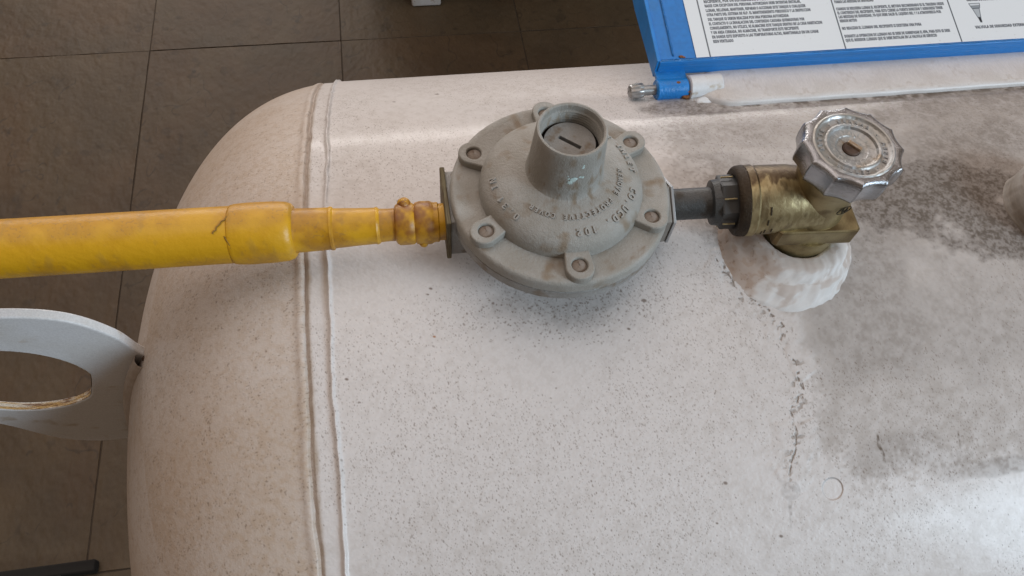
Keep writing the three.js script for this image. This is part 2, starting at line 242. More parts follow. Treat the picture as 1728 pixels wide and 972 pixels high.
  add(lug, 'weld_bead', wt, headMat);
  const chipM = new THREE.MeshStandardMaterial({ color: new THREE.Color().setRGB(.10, .045, .02), roughness: .9, map: rep(coarse, 1, 1) });
  const chip = new THREE.IcosahedronGeometry(.0026, 2); chip.scale(1, .8, .8); chip.translate(-.1, .2405, .003); add(lug, 'rust_spot', chip, chipM, 'rusty tip of the lug weld');
  // valve boss: leaning weld collar round the service valve, stepped top
  function boss(cTop, cBase, rings, label, mat) {   // rings: [radius, height 0..1 above base]
    const N = 160, rows = rings.length, vArc = [0]; for (let i = 1; i < rows; i++) vArc.push(vArc[i - 1] + Math.hypot(rings[i][0] - rings[i - 1][0], (rings[i][1] - rings[i - 1][1]) * (cTop[1] - cBase[1]))); { const tot = vArc[rows - 1]; for (let i = 0; i < rows; i++) vArc[i] /= tot; }
    const g = surf(rows, N + 1, (a, b) => { const t = b / N * 2 * Math.PI, [r0, h] = rings[a], q = Math.min(1, h), w = (1 + .03 * (fbm(Math.cos(t) * 2 + 8, Math.sin(t) * 2 + a * .4, 3) - .5) * (a < rows - 4 ? 3 : .6)); const rough = .0011 * (fbm(Math.cos(t) * r0 * 420 + 40, Math.sin(t) * r0 * 420 + a * .9 + 40, 3) - .5); const x = mix(cBase[0], cTop[0], q) + (r0 * w + rough) * Math.cos(t), z = mix(cBase[2], cTop[2], q) + (r0 * w + rough) * Math.sin(t); let y = mix(cBase[1], cTop[1], h) + rough * .8; if (a === 0) y = Math.sqrt(Math.max(0, R * R - z * z)) - .003; else if (q < .45) y = mix(Math.sqrt(R * R - z * z), y, q / .45); return [x, y, z, b / N, vArc[a]]; });
    g.index.array.reverse(); g.computeVertexNormals(); return add(tank, 'valve_boss', g, mat, label);
  }
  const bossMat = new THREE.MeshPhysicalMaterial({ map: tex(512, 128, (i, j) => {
    const x = i / 512, y = j / 128, t = x * 360, n = fbm(x * 28, y * 6, 4), b = fbm(x * 60 + 5, y * 14, 3), side = sst(118, 140, t + (n - .5) * 50) * sst(262, 235, t + (n - .5) * 50), k = side * (.75 + .25 * sst(.4, .65, b)), top = sst(.55, .62, y + (n - .5) * .15) * sst(50, 95, t + (n - .5) * 40) * .55 * (.6 + .4 * b), f = Math.max(k, top), cr = side * sst(.014, .004, Math.abs(n - .52)) * sst(.4, .6, b) ;  // shade of the left side and top painted in as brown
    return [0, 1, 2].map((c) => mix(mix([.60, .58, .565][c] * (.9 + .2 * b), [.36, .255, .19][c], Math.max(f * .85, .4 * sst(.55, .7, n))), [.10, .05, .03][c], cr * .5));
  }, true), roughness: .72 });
  boss([.2285, .3072, .0005], [.2190, .2965, .0080], [[.0345, 0], [.0342, .05], [.0336, .2], [.0326, .4], [.0314, .54], [.0300, .62], [.0286, .655], [.0280, .70], [.0276, .80], [.0270, .90], [.0260, .965], [.0248, 1.0], [.0225, 1.0], [.0205, .985], [.0190, .96], [.0180, .93], [.017, .85]], 'white weld collar at the foot of the brass valve, shade on its left painted in brown', bossMat);
  boss([.3755, .3155, .001], [.3755, .2965, .001], [[.028, 0], [.0272, .1], [.0266, .3], [.0262, .6], [.0258, .85], [.0248, .96], [.0235, 1.0], [.01, 1.0], [.0004, 1.0]], 'dusty grey capped boss cut by the right edge', new THREE.MeshStandardMaterial({ map: mottled(256, 256, [.36, .33, .30], [.30, .265, .23], [.19, .15, .115], 5, 9, .35, 23), roughness: .6 }));
  // hinge leaf strip and its rolled knuckle
  const leafRows = [[-.0, .0, .0], [.0006, .0045, 0]], NX = 60; const lp = [];
  const leaf = surf(9, NX, (a, b) => { const q = b / (NX - 1), x = .2135 + (.62 - .2135) * q, zf = -.1018 - .013 * sst(.05, 0, q) + .0012 * (fbm(q * 30, 2, 3) - .5), yf = Math.sqrt(R * R - zf * zf); const prof = [[0, -.002], [-.0006, .0012], [-.0018, .0024], [-.004, .0031], [-.010, .0034], [-.022, .0034], [-.033, .0030], [-.0338, .0006], [-.0338, -.003]][a]; return [x, yf + prof[1] + (a > 3 ? (-prof[0] - .004) * -.10 : 0), zf + prof[0], q * 6, a / 8]; });
  add(tank, 'hinge_leaf', leaf, new THREE.MeshPhysicalMaterial({ map: mottled(512, 128, [.60, .57, .552], [.555, .52, .495], [.50, .455, .42], 5, 14, .22, 57), roughness: .45 }), 'white hinge strip welded along the tank under the blue hood');
  const kn = latheX([[.2122, .003], [.2122, .0066], [.2128, .0074], [.2318, .0076], [.2325, .0070], [.2325, .003]], 36); kn.translate(0, .2803, -.1205); add(tank, 'hinge_knuckle', kn, whiteClean);
  const blob = new THREE.SphereGeometry(.006, 28, 18); { const p = blob.attributes.position; for (let i = 0; i < p.count; i++) { const x = p.getX(i), y = p.getY(i), z = p.getZ(i), n = .8 + .6 * fbm(x * 300 + 4, y * 300 + z * 200, 3); p.setXYZ(i, x * 2.2 * n, y * .6 * n, z * .8 * n); } blob.computeVertexNormals(); } blob.translate(.2265, .2770, -.1115); add(tank, 'weld_bead', blob, whiteClean);
  // legs under the tank
  const lm = whitePaint; for (const x of [.16, .82]) for (const z of [-.17, .17]) { const g = new RoundedBoxGeometry(.06, .26, .008, 1, .002), h = new RoundedBoxGeometry(.008, .26, .06, 1, .002), f = new RoundedBoxGeometry(.09, .006, .09, 1, .002); g.translate(0, .13, 0); h.translate(-.026, .13, z > 0 ? -.034 : .034); f.translate(0, .003, 0); const leg = add(tank, 'leg', [g, h, f], lm); leg.position.set(x, FLOOR + .0006, z); }
}

// ---------------------------------------------------------------- metals
const castMap = mottled(512, 512, [.285, .268, .238], [.325, .31, .285], [.225, .175, .125], 5, 8, .24, 12);
const cast = new THREE.MeshStandardMaterial({ map: castMap, roughness: .66, metalness: .08, bumpMap: rep(grain, 1.6, 1.6), bumpScale: .0003 });
const castPale = new THREE.MeshStandardMaterial({ map: mottled(256, 256, [.32, .315, .305], [.27, .26, .245], [.18, .13, .085], 6, 9, .22, 31), roughness: .55, metalness: .3, bumpMap: rep(grain, 2, 2), bumpScale: .0003 });
const rustScrew = new THREE.MeshStandardMaterial({ map: mottled(128, 128, [.085, .05, .034], [.13, .085, .06], [.05, .028, .02], 6, 12, .3, 44), roughness: .7, metalness: .3, bumpMap: grain, bumpScale: .0003 });
const regScrew = new THREE.MeshStandardMaterial({ map: mottled(128, 128, [.21, .165, .13], [.25, .21, .18], [.13, .085, .06], 6, 12, .25, 45), roughness: .65, metalness: .2, bumpMap: grain, bumpScale: .0003 });
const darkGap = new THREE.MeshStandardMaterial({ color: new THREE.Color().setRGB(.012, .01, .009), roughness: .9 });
const steel = new THREE.MeshStandardMaterial({ map: mottled(256, 128, [.066, .065, .063], [.05, .05, .049], [.035, .027, .02], 6, 9, .25, 61), roughness: .48, metalness: .45, bumpMap: rep(grain, 2, 2), bumpScale: .0002 });
const zinc = new THREE.MeshStandardMaterial({ map: mottled(128, 128, [.42, .42, .42], [.30, .3, .3], [.25, .17, .09], 6, 9, .2, 71), roughness: .38, metalness: .8 });
const brassMap = mottled(512, 256, [.37, .30, .165], [.30, .235, .12], [.13, .085, .04], 4, 5, .27, 81);
const brass = new THREE.MeshStandardMaterial({ map: brassMap, roughness: .4, metalness: .75, bumpMap: rep(grain, 1, 1), bumpScale: .00012 });
const brassDark = new THREE.MeshStandardMaterial({ map: mottled(256, 256, [.055, .036, .02], [.04, .027, .016], [.025, .016, .01], 5, 9, .3, 83), roughness: .6, metalness: .6, bumpMap: rep(grain, 2, 2), bumpScale: .0003 });
const font = await new FontLoader().loadAsync('fonts/droid/droid_sans_bold.typeface.json');
function flatText(str, size, depth) { const g = new TextGeometry(str, { font, size, depth, curveSegments: 2, bevelEnabled: false }); g.computeBoundingBox(); const b = g.boundingBox; g.translate(-(b.min.x + b.max.x) / 2, 0, 0); return g; }

// ---------------------------------------------------------------- regulator
const reg = group('gas_regulator', 'grey cast metal gas regulator with bolted round flange and bell cover', 'regulator', [.108, .335, -.0125]);
{
  const domeProf = [[.0366, -.001], [.0366, .0016], [.0363, .0040], [.0354, .0064], [.0338, .0085], [.0312, .0104], [.0278, .0119], [.0242, .0130], [.0208, .0138], [.0184, .0144], [.0172, .0150], [.0166, .0162], [.0163, .0185], [.0159, .024], [.0153, .031], [.0149, .0372], [.0147, .0392], [.0143, .0401], [.0137, .0402], [.0131, .0397], [.0128, .038]];
  const inner = []; for (let i = 0; i < 9; i++) { const y = .0372 - i * .0014; inner.push([.0128, y], [.0123, y - .0007]); } inner.push([.0124, .0235], [.001, .0235]);
  const cover = add(reg, 'cover', lathe([...domeProf, ...inner], 96, .62), cast);
  // raised lettering running clockwise round the bell, letter tops outward
  const yAt = (r) => { for (let i = 1; i < domeProf.length; i++) { const a = domeProf[i - 1], b = domeProf[i]; if (b[0] <= r && a[0] >= r && a[0] > b[0]) return [a[1] + (b[1] - a[1]) * (a[0] - r) / (a[0] - b[0]), Math.atan2(b[1] - a[1], a[0] - b[0])]; } return [.01, .3]; };
  function ring(str, r, size, degPerChar, startDeg) {
    const out = []; [...str].forEach((ch, i) => { if (ch === ' ') return; const th = (startDeg + i * degPerChar) * Math.PI / 180; const g = flatText(ch, size, .00075); const [y, sl] = yAt(r + size / 2);
      // text plane: x right, y letter-top. lay it on the cone: top -> outward, right -> clockwise seen from above
      const o = new THREE.Vector3(Math.cos(th) * Math.cos(sl), -Math.sin(sl), Math.sin(th) * Math.cos(sl)), n = new THREE.Vector3(Math.cos(th) * Math.sin(sl), Math.cos(sl), Math.sin(th) * Math.sin(sl)), x = new THREE.Vector3().crossVectors(o, n);
      const m = new THREE.Matrix4().makeBasis(x, o, n); m.setPosition(Math.cos(th) * (r + size / 2) - o.x * size / 2 - n.x * .00012, y - o.y * size / 2 - n.y * .00012, Math.sin(th) * (r + size / 2) - o.z * size / 2 - n.z * .00012); g.applyMatrix4(m); out.push(g); }); return out;
  }
  add(cover, 'lettering', [...ring('MAX INLET', .0294, .0029, 6.6, -52), ...ring('CO.UCD. 102', .0294, .0031, 6.6, 22), ...ring('0.31 IN', .0296, .0029, 6.6, 140)], cast);
  add(cover, 'lettering', [...ring('OUT', .0232, .0022, 6.4, -50), ...ring('REMOVE PROTECTIVE COVER', .0234, .0022, 5.9, 5)], cast);
  // slotted adjusting plug down in the neck
  const plugM = castPale, slot = .0016;
  const half = (sgn) => { const s = new THREE.Shape(); const N = 30, rr = .0104, a0 = Math.asin(slot / 2 / rr); for (let i = 0; i <= N; i++) { const a = a0 + (Math.PI - 2 * a0) * i / N; s[i ? 'lineTo' : 'moveTo'](rr * Math.cos(a), sgn * rr * Math.sin(a)); } s.closePath(); return s; };
  const plate = new THREE.Shape(); plate.absarc(0, 0, .0107, 0, Math.PI * 2); const sl = new THREE.Path(); const L = .0054, W = .00105; sl.moveTo(-L, -W); sl.lineTo(-L, W); sl.lineTo(L, W); sl.lineTo(L, -W); sl.closePath(); plate.holes.push(sl);
  const pg = new THREE.ExtrudeGeometry(plate, { depth: .003, bevelEnabled: true, bevelThickness: .0002, bevelSize: .0002, bevelSegments: 2, curveSegments: 40 }); pg.rotateX(-Math.PI / 2); pg.rotateY(-.70); pg.translate(0, .0288, 0); { const u = pg.attributes.uv; for (let i = 0; i < u.count; i++) u.setXY(i, u.getX(i) * 30, u.getY(i) * 30); }
  add(reg, 'adjusting_plug', pg, plugM, 'pale slotted plug inside the neck');
  const gap = lathe([[.0124, .0301], [.0113, .0276], [.0002, .0276]], 48); add(reg, 'dark_gap_disc', gap, darkGap);  // near-black disc paints in the dark of the gap and slot
  // flange and lower body
  const fl = lathe([[.034, .0], [.0462, .0004], [.0478, .0006], [.0488, .0002], [.0495, -.0008], [.0497, -.002], [.0497, -.0056], [.0492, -.0062], [.0486, -.0064]], 120); add(reg, 'flange', fl, cast);
  const lo = lathe([[.0486, -.0066], [.0494, -.0070], [.0496, -.008], [.0494, -.0118], [.0484, -.0126], [.038, -.0128], [.036, -.0145], [.033, -.022], [.026, -.0275], [.012, -.0295], [.0002, -.0297]], 96); add(reg, 'lower_body', lo, castPale);
  // screw bosses: open-topped ears with a rusty screw sunk in each
  const ear = new THREE.Shape(); { const w = .0055, r0 = -.0095; ear.moveTo(r0, -w * .8); ear.lineTo(.0008, -w); ear.absarc(.0008, 0, w, -Math.PI / 2, Math.PI / 2, false); ear.lineTo(r0, w * .8); ear.closePath(); const h = new THREE.Path(); h.absarc(-.0002, 0, .0041, 0, Math.PI * 2, true); ear.holes.push(h); }
  const eg = new THREE.ExtrudeGeometry(ear, { depth: .0026, bevelEnabled: true, bevelThickness: .0009, bevelSize: .0007, bevelSegments: 3, curveSegments: 20 }); eg.rotateX(-Math.PI / 2); { const u = eg.attributes.uv; for (let i = 0; i < u.count; i++) u.setXY(i, u.getX(i) * 25, u.getY(i) * 25); }
  const sg = lathe([[.0040, -.001], [.0039, .0006], [.0035, .0014], [.0027, .0020], [.0015, .0024], [.0002, .0025]], 28);
  for (let k = 0; k < 6; k++) {
    const t = (30 + 60 * k) * Math.PI / 180, c = Math.cos(t), s = Math.sin(t);
    const e = add(reg, 'screw_boss', eg, cast); e.position.set(.0425 * c, .0008, .0425 * s); e.rotation.y = -t;
    const sc = add(reg, 'screw', sg, regScrew); sc.position.set(.0421 * c, .0012, .0421 * s);
  }
  // outlet block on the left, inlet boss on the right
  const ob = new RoundedBoxGeometry(.03, .026, .029, 2, .0012); ob.translate(-.0362, -.016, -.0035); add(reg, 'outlet_block', ob, castPale);
  const of = new RoundedBoxGeometry(.0022, .0285, .0318, 2, .0006); of.translate(-.0515, -.0158, -.0035); add(reg, 'gasket_plate', of, new THREE.MeshStandardMaterial({ map: mottled(128, 128, [.16, .13, .07], [.12, .09, .045], [.06, .04, .02], 6, 10, .3, 5), roughness: .7, metalness: .3 }));
  const ib = prismX(6, .0158, .036, .0515, .001, Math.PI / 6); ib.translate(0, -.0180, .0024); add(reg, 'inlet_boss', ib, castPale);
  const ir = prismX(6, .0166, .0512, .0526, .0003, Math.PI / 6); ir.translate(0, -.0180, .0024); add(reg, 'lock_plate', ir, zinc);
}
// paint flecks on the neck front
{ const fm = new THREE.MeshStandardMaterial({ color: new THREE.Color().setRGB(.5, .62, .6), roughness: .5 }); const out = [], r = rng(17); for (const [t, y, q] of [[1.62, .027, .0014], [1.70, .0255, .0011], [1.55, .0275, .0006], [1.45, .0283, .0005], [1.37, .0278, .0006], [1.40, .0335, .0005], [1.39, .0345, .0004], [1.75, .0275, .0005], [1.78, .029, .0003]]) { const rr = .0155 - (y - .027) * .08 + .0002, g = new THREE.SphereGeometry(q, 10, 8); const p = g.attributes.position; for (let i = 0; i < p.count; i++) { const n = .6 + .8 * r(); p.setXYZ(i, p.getX(i) * n, p.getY(i) * (.6 + .8 * r()), p.getZ(i) * .12); } g.computeVertexNormals(); g.rotateY(Math.PI / 2 - t); g.translate(rr * Math.cos(t), y, rr * Math.sin(t)); out.push(g); } add(reg, 'paint_fleck', out, fm, 'pale paint flecks on the neck'); }

// ---------------------------------------------------------------- yellow pipe
const pipe = group('yellow_gas_pipe', 'yellow painted gas pipe with stepped fittings running left from the regulator', 'pipe', [0, .32, -.0125]);
{
  const yM = (seed, rustAmt) => new THREE.MeshPhysicalMaterial({ map: tex(512, 512, (i, j) => {
    const x = i / 512, y = j / 512, a = fbm(x * 3 + seed, y * 3 + 5, 4), b = fbm(x * 14 + seed, y * 14, 3), g = vn(i * .7, j * .7), sp = sst(.72, .86, vn(x * 60 + seed, y * 60)) * .35 * sst(.4, .6, a), sc = sst(.60, .78, fbm(x * 5 + seed + 60, y * 9, 4)) * .28, ru = rustAmt * sst(.34, .66, a * .6 + b * .4);
    return [0, 1, 2].map((c) => mix(mix(mix([.60, .315, .007][c] * (.92 + .16 * g), [.50, .245, .008][c], sst(.35, .65, a)), [.24, .14, .05][c], Math.max(sp, sc)), [.24, .085, .012][c], ru));
  }, true, THREE.MirroredRepeatWrapping), roughness: .46, clearcoat: .15, clearcoatRoughness: .4, bumpMap: rep(coarse, 1, 1), bumpScale: .00028 });
  const yel = yM(3, 0), yel2 = yM(9, .35), rusty = yM(14, 1.0);
  // the run leans a little towards the back as it goes left
  pipe.rotation.y = -.028;
  const seg = (name, pts, m, lab) => add(pipe, name, latheX(pts, 56), m, lab);
  seg('straight_pipe', [[-.9, .0128], [-.6, .0128], [-.3, .0128], [-.15, .0127], [-.09, .0127], [-.0375, .0127]], yel);
  seg('coupling', [[-.0380, .0127], [-.0376, .0131], [-.036, .0134], [-.031, .0137], [-.02, .0136], [-.0145, .0132], [-.0122, .0124], [-.0112, .0112], [-.0110, .0098]], yel, 'thicker yellow coupling with a cracked paint line');
  seg('reducer', [[-.0112, .0102], [-.0100, .0099], [0, .0096], [.0040, .0095], [.0047, .0099], [.0056, .0098], [.0062, .0090], [.018, .0084], [.0240, .0082], [.0250, .0085], [.0260, .0081], [.0264, .0076]], yel2);
  seg('nipple', [[.0262, .0076], [.030, .0074], [.0336, .0074]], yel2);
  seg('nut', [[.0330, .0074], [.0337, .0088], [.035, .0095], [.039, .0096], [.0412, .0094], [.0422, .0086]], rusty, 'rust stained yellow nut');
  seg('nut', [[.0418, .0086], [.0426, .0094], [.0445, .0099], [.049, .0098], [.0502, .0092], [.0510, .0090], [.0525, .0091], [.0530, .0084], [.0560, .0084]], rusty, 'rust stained yellow nut against the regulator');
  const lump = (x, y, z, r, m) => { const g = new THREE.SphereGeometry(r, 18, 14); const p = g.attributes.position; for (let i = 0; i < p.count; i++) { const n = .9 + .25 * fbm(p.getX(i) * 500 + 3, p.getY(i) * 500 + p.getZ(i) * 300, 2); p.setXYZ(i, p.getX(i) * n, p.getY(i) * n, p.getZ(i) * n); } g.computeVertexNormals(); g.translate(x, y, z); add(pipe, 'sealant_lump', g, m); };
  lump(.0378, .0066, -.0058, .0032, rusty); lump(.0455, -.0040, .0082, .0020, yel2);
  // paint line torn at the rear edge of the coupling
  const torn = []; for (const [t0, t1, off] of [[.55, 1.15, .0], [1.25, 1.75, .0018]]) { const pts = []; for (let i = 0; i <= 14; i++) { const q = i / 14, t = t0 + (t1 - t0) * q, rr = .01305; pts.push(new THREE.Vector3(-.0384 + off * q * 1.5 - (t0 < 1 ? (q - .2) * .006 : 0) + .001 * (vn(q * 9, t0 * 7) - .5), rr * Math.sin(Math.PI / 2 + .6 - t), rr * Math.cos(Math.PI / 2 + .6 - t))); } torn.push(new THREE.TubeGeometry(new THREE.CatmullRomCurve3(pts), 40, .00026, 6)); }
  add(pipe, 'torn_paint_edge', torn, new THREE.MeshStandardMaterial({ color: new THREE.Color().setRGB(.22, .12, .02), roughness: .8 }));
}

// ---------------------------------------------------------------- connector between regulator and valve
const A = new THREE.Vector3(.150, .3205, -.0095), B = new THREE.Vector3(.2285, .3300, -.0002);
function alongX(obj, from, to) { const d = to.clone().sub(from).normalize(); obj.quaternion.setFromUnitVectors(new THREE.Vector3(1, 0, 0), d); obj.position.copy(from); return from.distanceTo(to); }
const conn = group('inlet_connector', 'dark grey pipe stub with a castellated hex nut between regulator and brass valve', 'pipe fitting');
{
  const len = alongX(conn, A, B);
  add(conn, 'tube', latheX([[.004, .0074], [.042, .0074]], 40), steel);
  const nutG = prismX(6, .0126, .0335, .0495, .0009, Math.PI / 6); const nut = add(conn, 'hex_nut', nutG, steel, 'dark hex nut with notched corners');
  const notch = []; for (let i = 0; i < 6; i++) { const a = i / 6 * 2 * Math.PI + Math.PI / 6; const g = new THREE.ConeGeometry(.0013, .0012, 4); g.rotateX(Math.PI / 2); const bx = new RoundedBoxGeometry(.0058, .0007, .0007, 1, .0002); for (const s of [-.0045, .0045]) { const b = bx.clone(); b.translate(.0415 + s, .01245 * Math.cos(a), .01245 * Math.sin(a)); notch.push(b); } }
  add(nut, 'worn_edge', notch, brass, 'bright worn brass corner');
  add(conn, 'collar', latheX([[.030, .0074], [.0305, .0105], [.034, .0110], [.0345, .010]], 40), steel);
}

// ---------------------------------------------------------------- brass service valve
const valve = group('service_valve', 'brass service valve with scalloped metal handwheel standing on the tank', 'valve', [.2285, .30, 0]);
{
  add(valve, 'base', lathe([[.0178, .004], [.0180, .0125], [.0176, .0135], [.0174, .0142], [.010, .0142]], 64), brass);
  const blk = new THREE.Shape(); blk.moveTo(-.0180, -.0145); blk.lineTo(.0180, -.0145); blk.lineTo(.0190, -.0135); blk.lineTo(.0190, .0135); blk.lineTo(.0180, .0145); blk.lineTo(-.0180, .0145); blk.lineTo(-.0190, .0135); blk.lineTo(-.0190, -.0135); blk.closePath();
  const bg = new THREE.ExtrudeGeometry(blk, { depth: .0085, bevelEnabled: true, bevelThickness: .0009, bevelSize: .0009, bevelSegments: 2 }); bg.rotateX(-Math.PI / 2); bg.rotateY(-.06); bg.translate(0, .0148, .0008); { const u = bg.attributes.uv; for (let i = 0; i < u.count; i++) u.setXY(i, u.getX(i) * 12, u.getY(i) * 12); }
  add(valve, 'wrench_block', bg, brass);
  add(valve, 'body', lathe([[.0150, .0235], [.0146, .028], [.0142, .034], [.0142, .040], [.0150, .0445], [.0165, .049], [.0172, .0515], [.0168, .0525], [.0120, .053], [.0110, .0555], [.0085, .056], [.0085, .0605]], 72), brass);
  // side outlet
  const outG = new THREE.Group(); outG.name = 'outlet'; const o = new THREE.Group();
  const dirA = A.clone().sub(new THREE.Vector3(.2285, .30, 0)), dirB = B.clone().sub(new THREE.Vector3(.2285, .30, 0)); const Lc = A.distanceTo(B);
  const g = latheX([[Lc - .0345, .0160], [Lc - .0342, .0166], [Lc - .031, .0168], [Lc - .030, .0160], [Lc - .0285, .0163], [Lc - .015, .0160], [Lc - .010, .0152], [Lc, .0148]], 72);
  { const u = g.attributes.uv; let mx = 0; for (let i = 0; i < u.count; i++) mx = Math.max(mx, u.getX(i)); for (let i = 0; i < u.count; i++) u.setXY(i, u.getX(i) / mx, u.getY(i) / UVK * 30); }
  const tarnished = new THREE.MeshStandardMaterial({ map: tex(512, 512, (i, j) => {   // brown tarnish over the back and crown of the outlet, bright brass below a scratched line
    const x = i / 512, y = j / 512, n = fbm(x * 14 + 3, y * 9, 4), b = fbm(x * 40, y * 26 + 7, 3), e = x * 360 + (n - .5) * 60, k = Math.max(sst(98, 86, e), sst(300, 335, e)) * (.75 + .25 * b), sp = sst(.55, .75, n) * .4;
    return [0, 1, 2].map((c) => mix(mix([.37, .30, .165][c], [.29, .225, .115][c], sst(.35, .65, b)), [.075, .046, .024][c], Math.max(k, sp)));
  }, true), roughness: .42, metalness: .7, bumpMap: rep(grain, 2, 1), bumpScale: .00012 });
  const om = add(valve, 'outlet', g, tarnished, 'brass side outlet facing the regulator'); { const d = dirB.clone().sub(dirA).normalize(); om.quaternion.setFromUnitVectors(new THREE.Vector3(1, 0, 0), d); om.position.copy(dirA); }
  add(om, 'bore', latheX([[Lc - .0340, .0163], [Lc - .0346, .0168], [Lc - .0376, .0165], [Lc - .0386, .0159], [Lc - .0391, .0152], [Lc - .0388, .0125], [Lc - .034, .0120], [Lc - .030, .0118], [Lc - .0298, .002]], 60), brassDark, 'dark grimy mouth of the outlet');
  const top = latheX([[Lc - .0375, .0166], [Lc - .0372, .0171], [Lc - .030, .0172], [Lc - .0296, .0168]], 72); 
  // stamped oval and scratches
  const ov = new THREE.TorusGeometry(.0032, .00022, 6, 40); ov.scale(1.25, .62, 1);
  const tx = flatText('14', .0028, .0004); tx.translate(0, -.0014, 0);
  const st = [ov, tx]; for (const q of st) { q.rotateX(-.1); q.rotateY(.28); q.translate(.0048, .0378, .01395); }
  const ink = new THREE.MeshStandardMaterial({ color: new THREE.Color().setRGB(.03, .02, .008), roughness: .8, metalness: .2 });
  add(valve, 'stamp', st, ink, 'stamped number in an oval');
  // gouges in the outlet rim
  const go = []; for (const [x, t, l, w] of [[Lc - .0255, .62, .004, .00055], [Lc - .0262, .25, .0032, .0005], [Lc - .0235, -.10, .0025, .0004], [Lc - .0265, -.14, .003, .0004], [Lc - .0278, -.22, .003, .0003]]) { const b = new RoundedBoxGeometry(w * 1.2, l, .0003, 1, .0001); b.translate(0, 0, .0164); b.rotateX(-t); b.translate(x, 0, 0); go.push(b); }
  add(om, 'gouge', go, ink);
  // handwheel
  const hw = new THREE.Group(); hw.name = 'handwheel'; hw.position.set(.0005, .0575, .0004); hw.userData.label = 'silver scalloped handwheel with rusty centre'; valve.add(hw);
  const chrome = new THREE.MeshStandardMaterial({ map: mottled(256, 256, [.44, .44, .455], [.36, .36, .375], [.30, .25, .18], 5, 9, .16, 91), roughness: .24, metalness: .95, bumpMap: rep(grain, 1, 1), bumpScale: .0001 });
  const chromeDirty = new THREE.MeshStandardMaterial({ map: mottled(512, 512, [.43, .43, .43], [.36, .345, .32], [.24, .16, .085], 5, 6, .26, 93), roughness: .44, metalness: .7, bumpMap: rep(coarse, 2, 2), bumpScale: .0004 });
  const NS = 12, RW = .0226, rowsP = [[.55, -.0035], [.86, -.0036], [.955, -.0028], [.985, -.001], [1.0, .0020], [1.0, .0065], [.99, .0084], [.965, .0094], [.93, .0098], [.86, .0099], [.775, .0097]];
  const rim = surf(rowsP.length, NS * 16 + 1, (a, b) => { const t = b / (NS * 16) * 2 * Math.PI + .2, f = (b % 16) / 16, k = Math.pow(Math.sin(Math.PI * f), .8), amt = sst(.6, .99, rowsP[a][0]) * .0017; const r = RW * rowsP[a][0] - amt * k; return [r * Math.cos(t), rowsP[a][1], r * Math.sin(t), b / 60, a / 6]; }); rim.index.array.reverse(); rim.computeVertexNormals();
  const rimM = add(hw, 'rim', rim, chrome);
  const face = lathe([[.0178, .0097], [.0170, .0102], [.0164, .0100], [.0159, .0090], [.0152, .0086], [.0128, .0086], [.0122, .0094], [.0116, .0096], [.0108, .0092], [.0104, .0080], [.0096, .0076], [.0072, .0075], [.0066, .0070], [.0058, .0069], [.0040, .0069]], 72); const fm = add(hw, 'face', face, chromeDirty, 'ringed wheel face stained brown');
  const le = []; const wtxt = 'ABRIR - CERRAR - ABRIR - CERRAR - '; [...wtxt].forEach((ch, i) => { if (ch === ' ' ) return; const th = i / wtxt.length * 2 * Math.PI; const q = flatText(ch, .0017, .0007); q.rotateX(-Math.PI / 2); q.rotateY(0); q.translate(0, 0, 0); const m = new THREE.Matrix4().makeRotationY(-th - Math.PI / 2 + Math.PI); q.translate(0, 0, -.0132); q.applyMatrix4(m); q.translate(0, .0084, 0); le.push(q); });
  add(fm, 'lettering', le, chromeDirty);
  add(hw, 'screw', [lathe([[.0038, .0060], [.0038, .0074], [.0033, .0079], [.0002, .0080]], 32)], rustScrew, 'rusty centre screw');
  const s1 = new RoundedBoxGeometry(.0066, .0018, .0020, 1, .0004); s1.rotateY(-.9); s1.translate(.0012, .0083, -.0004); add(hw, 'screw_tab', s1, new THREE.MeshStandardMaterial({ map: mottled(64, 64, [.4, .33, .26], [.3, .2, .12], [.2, .1, .04], 5, 9, .3, 3), roughness: .5, metalness: .5 }));
}

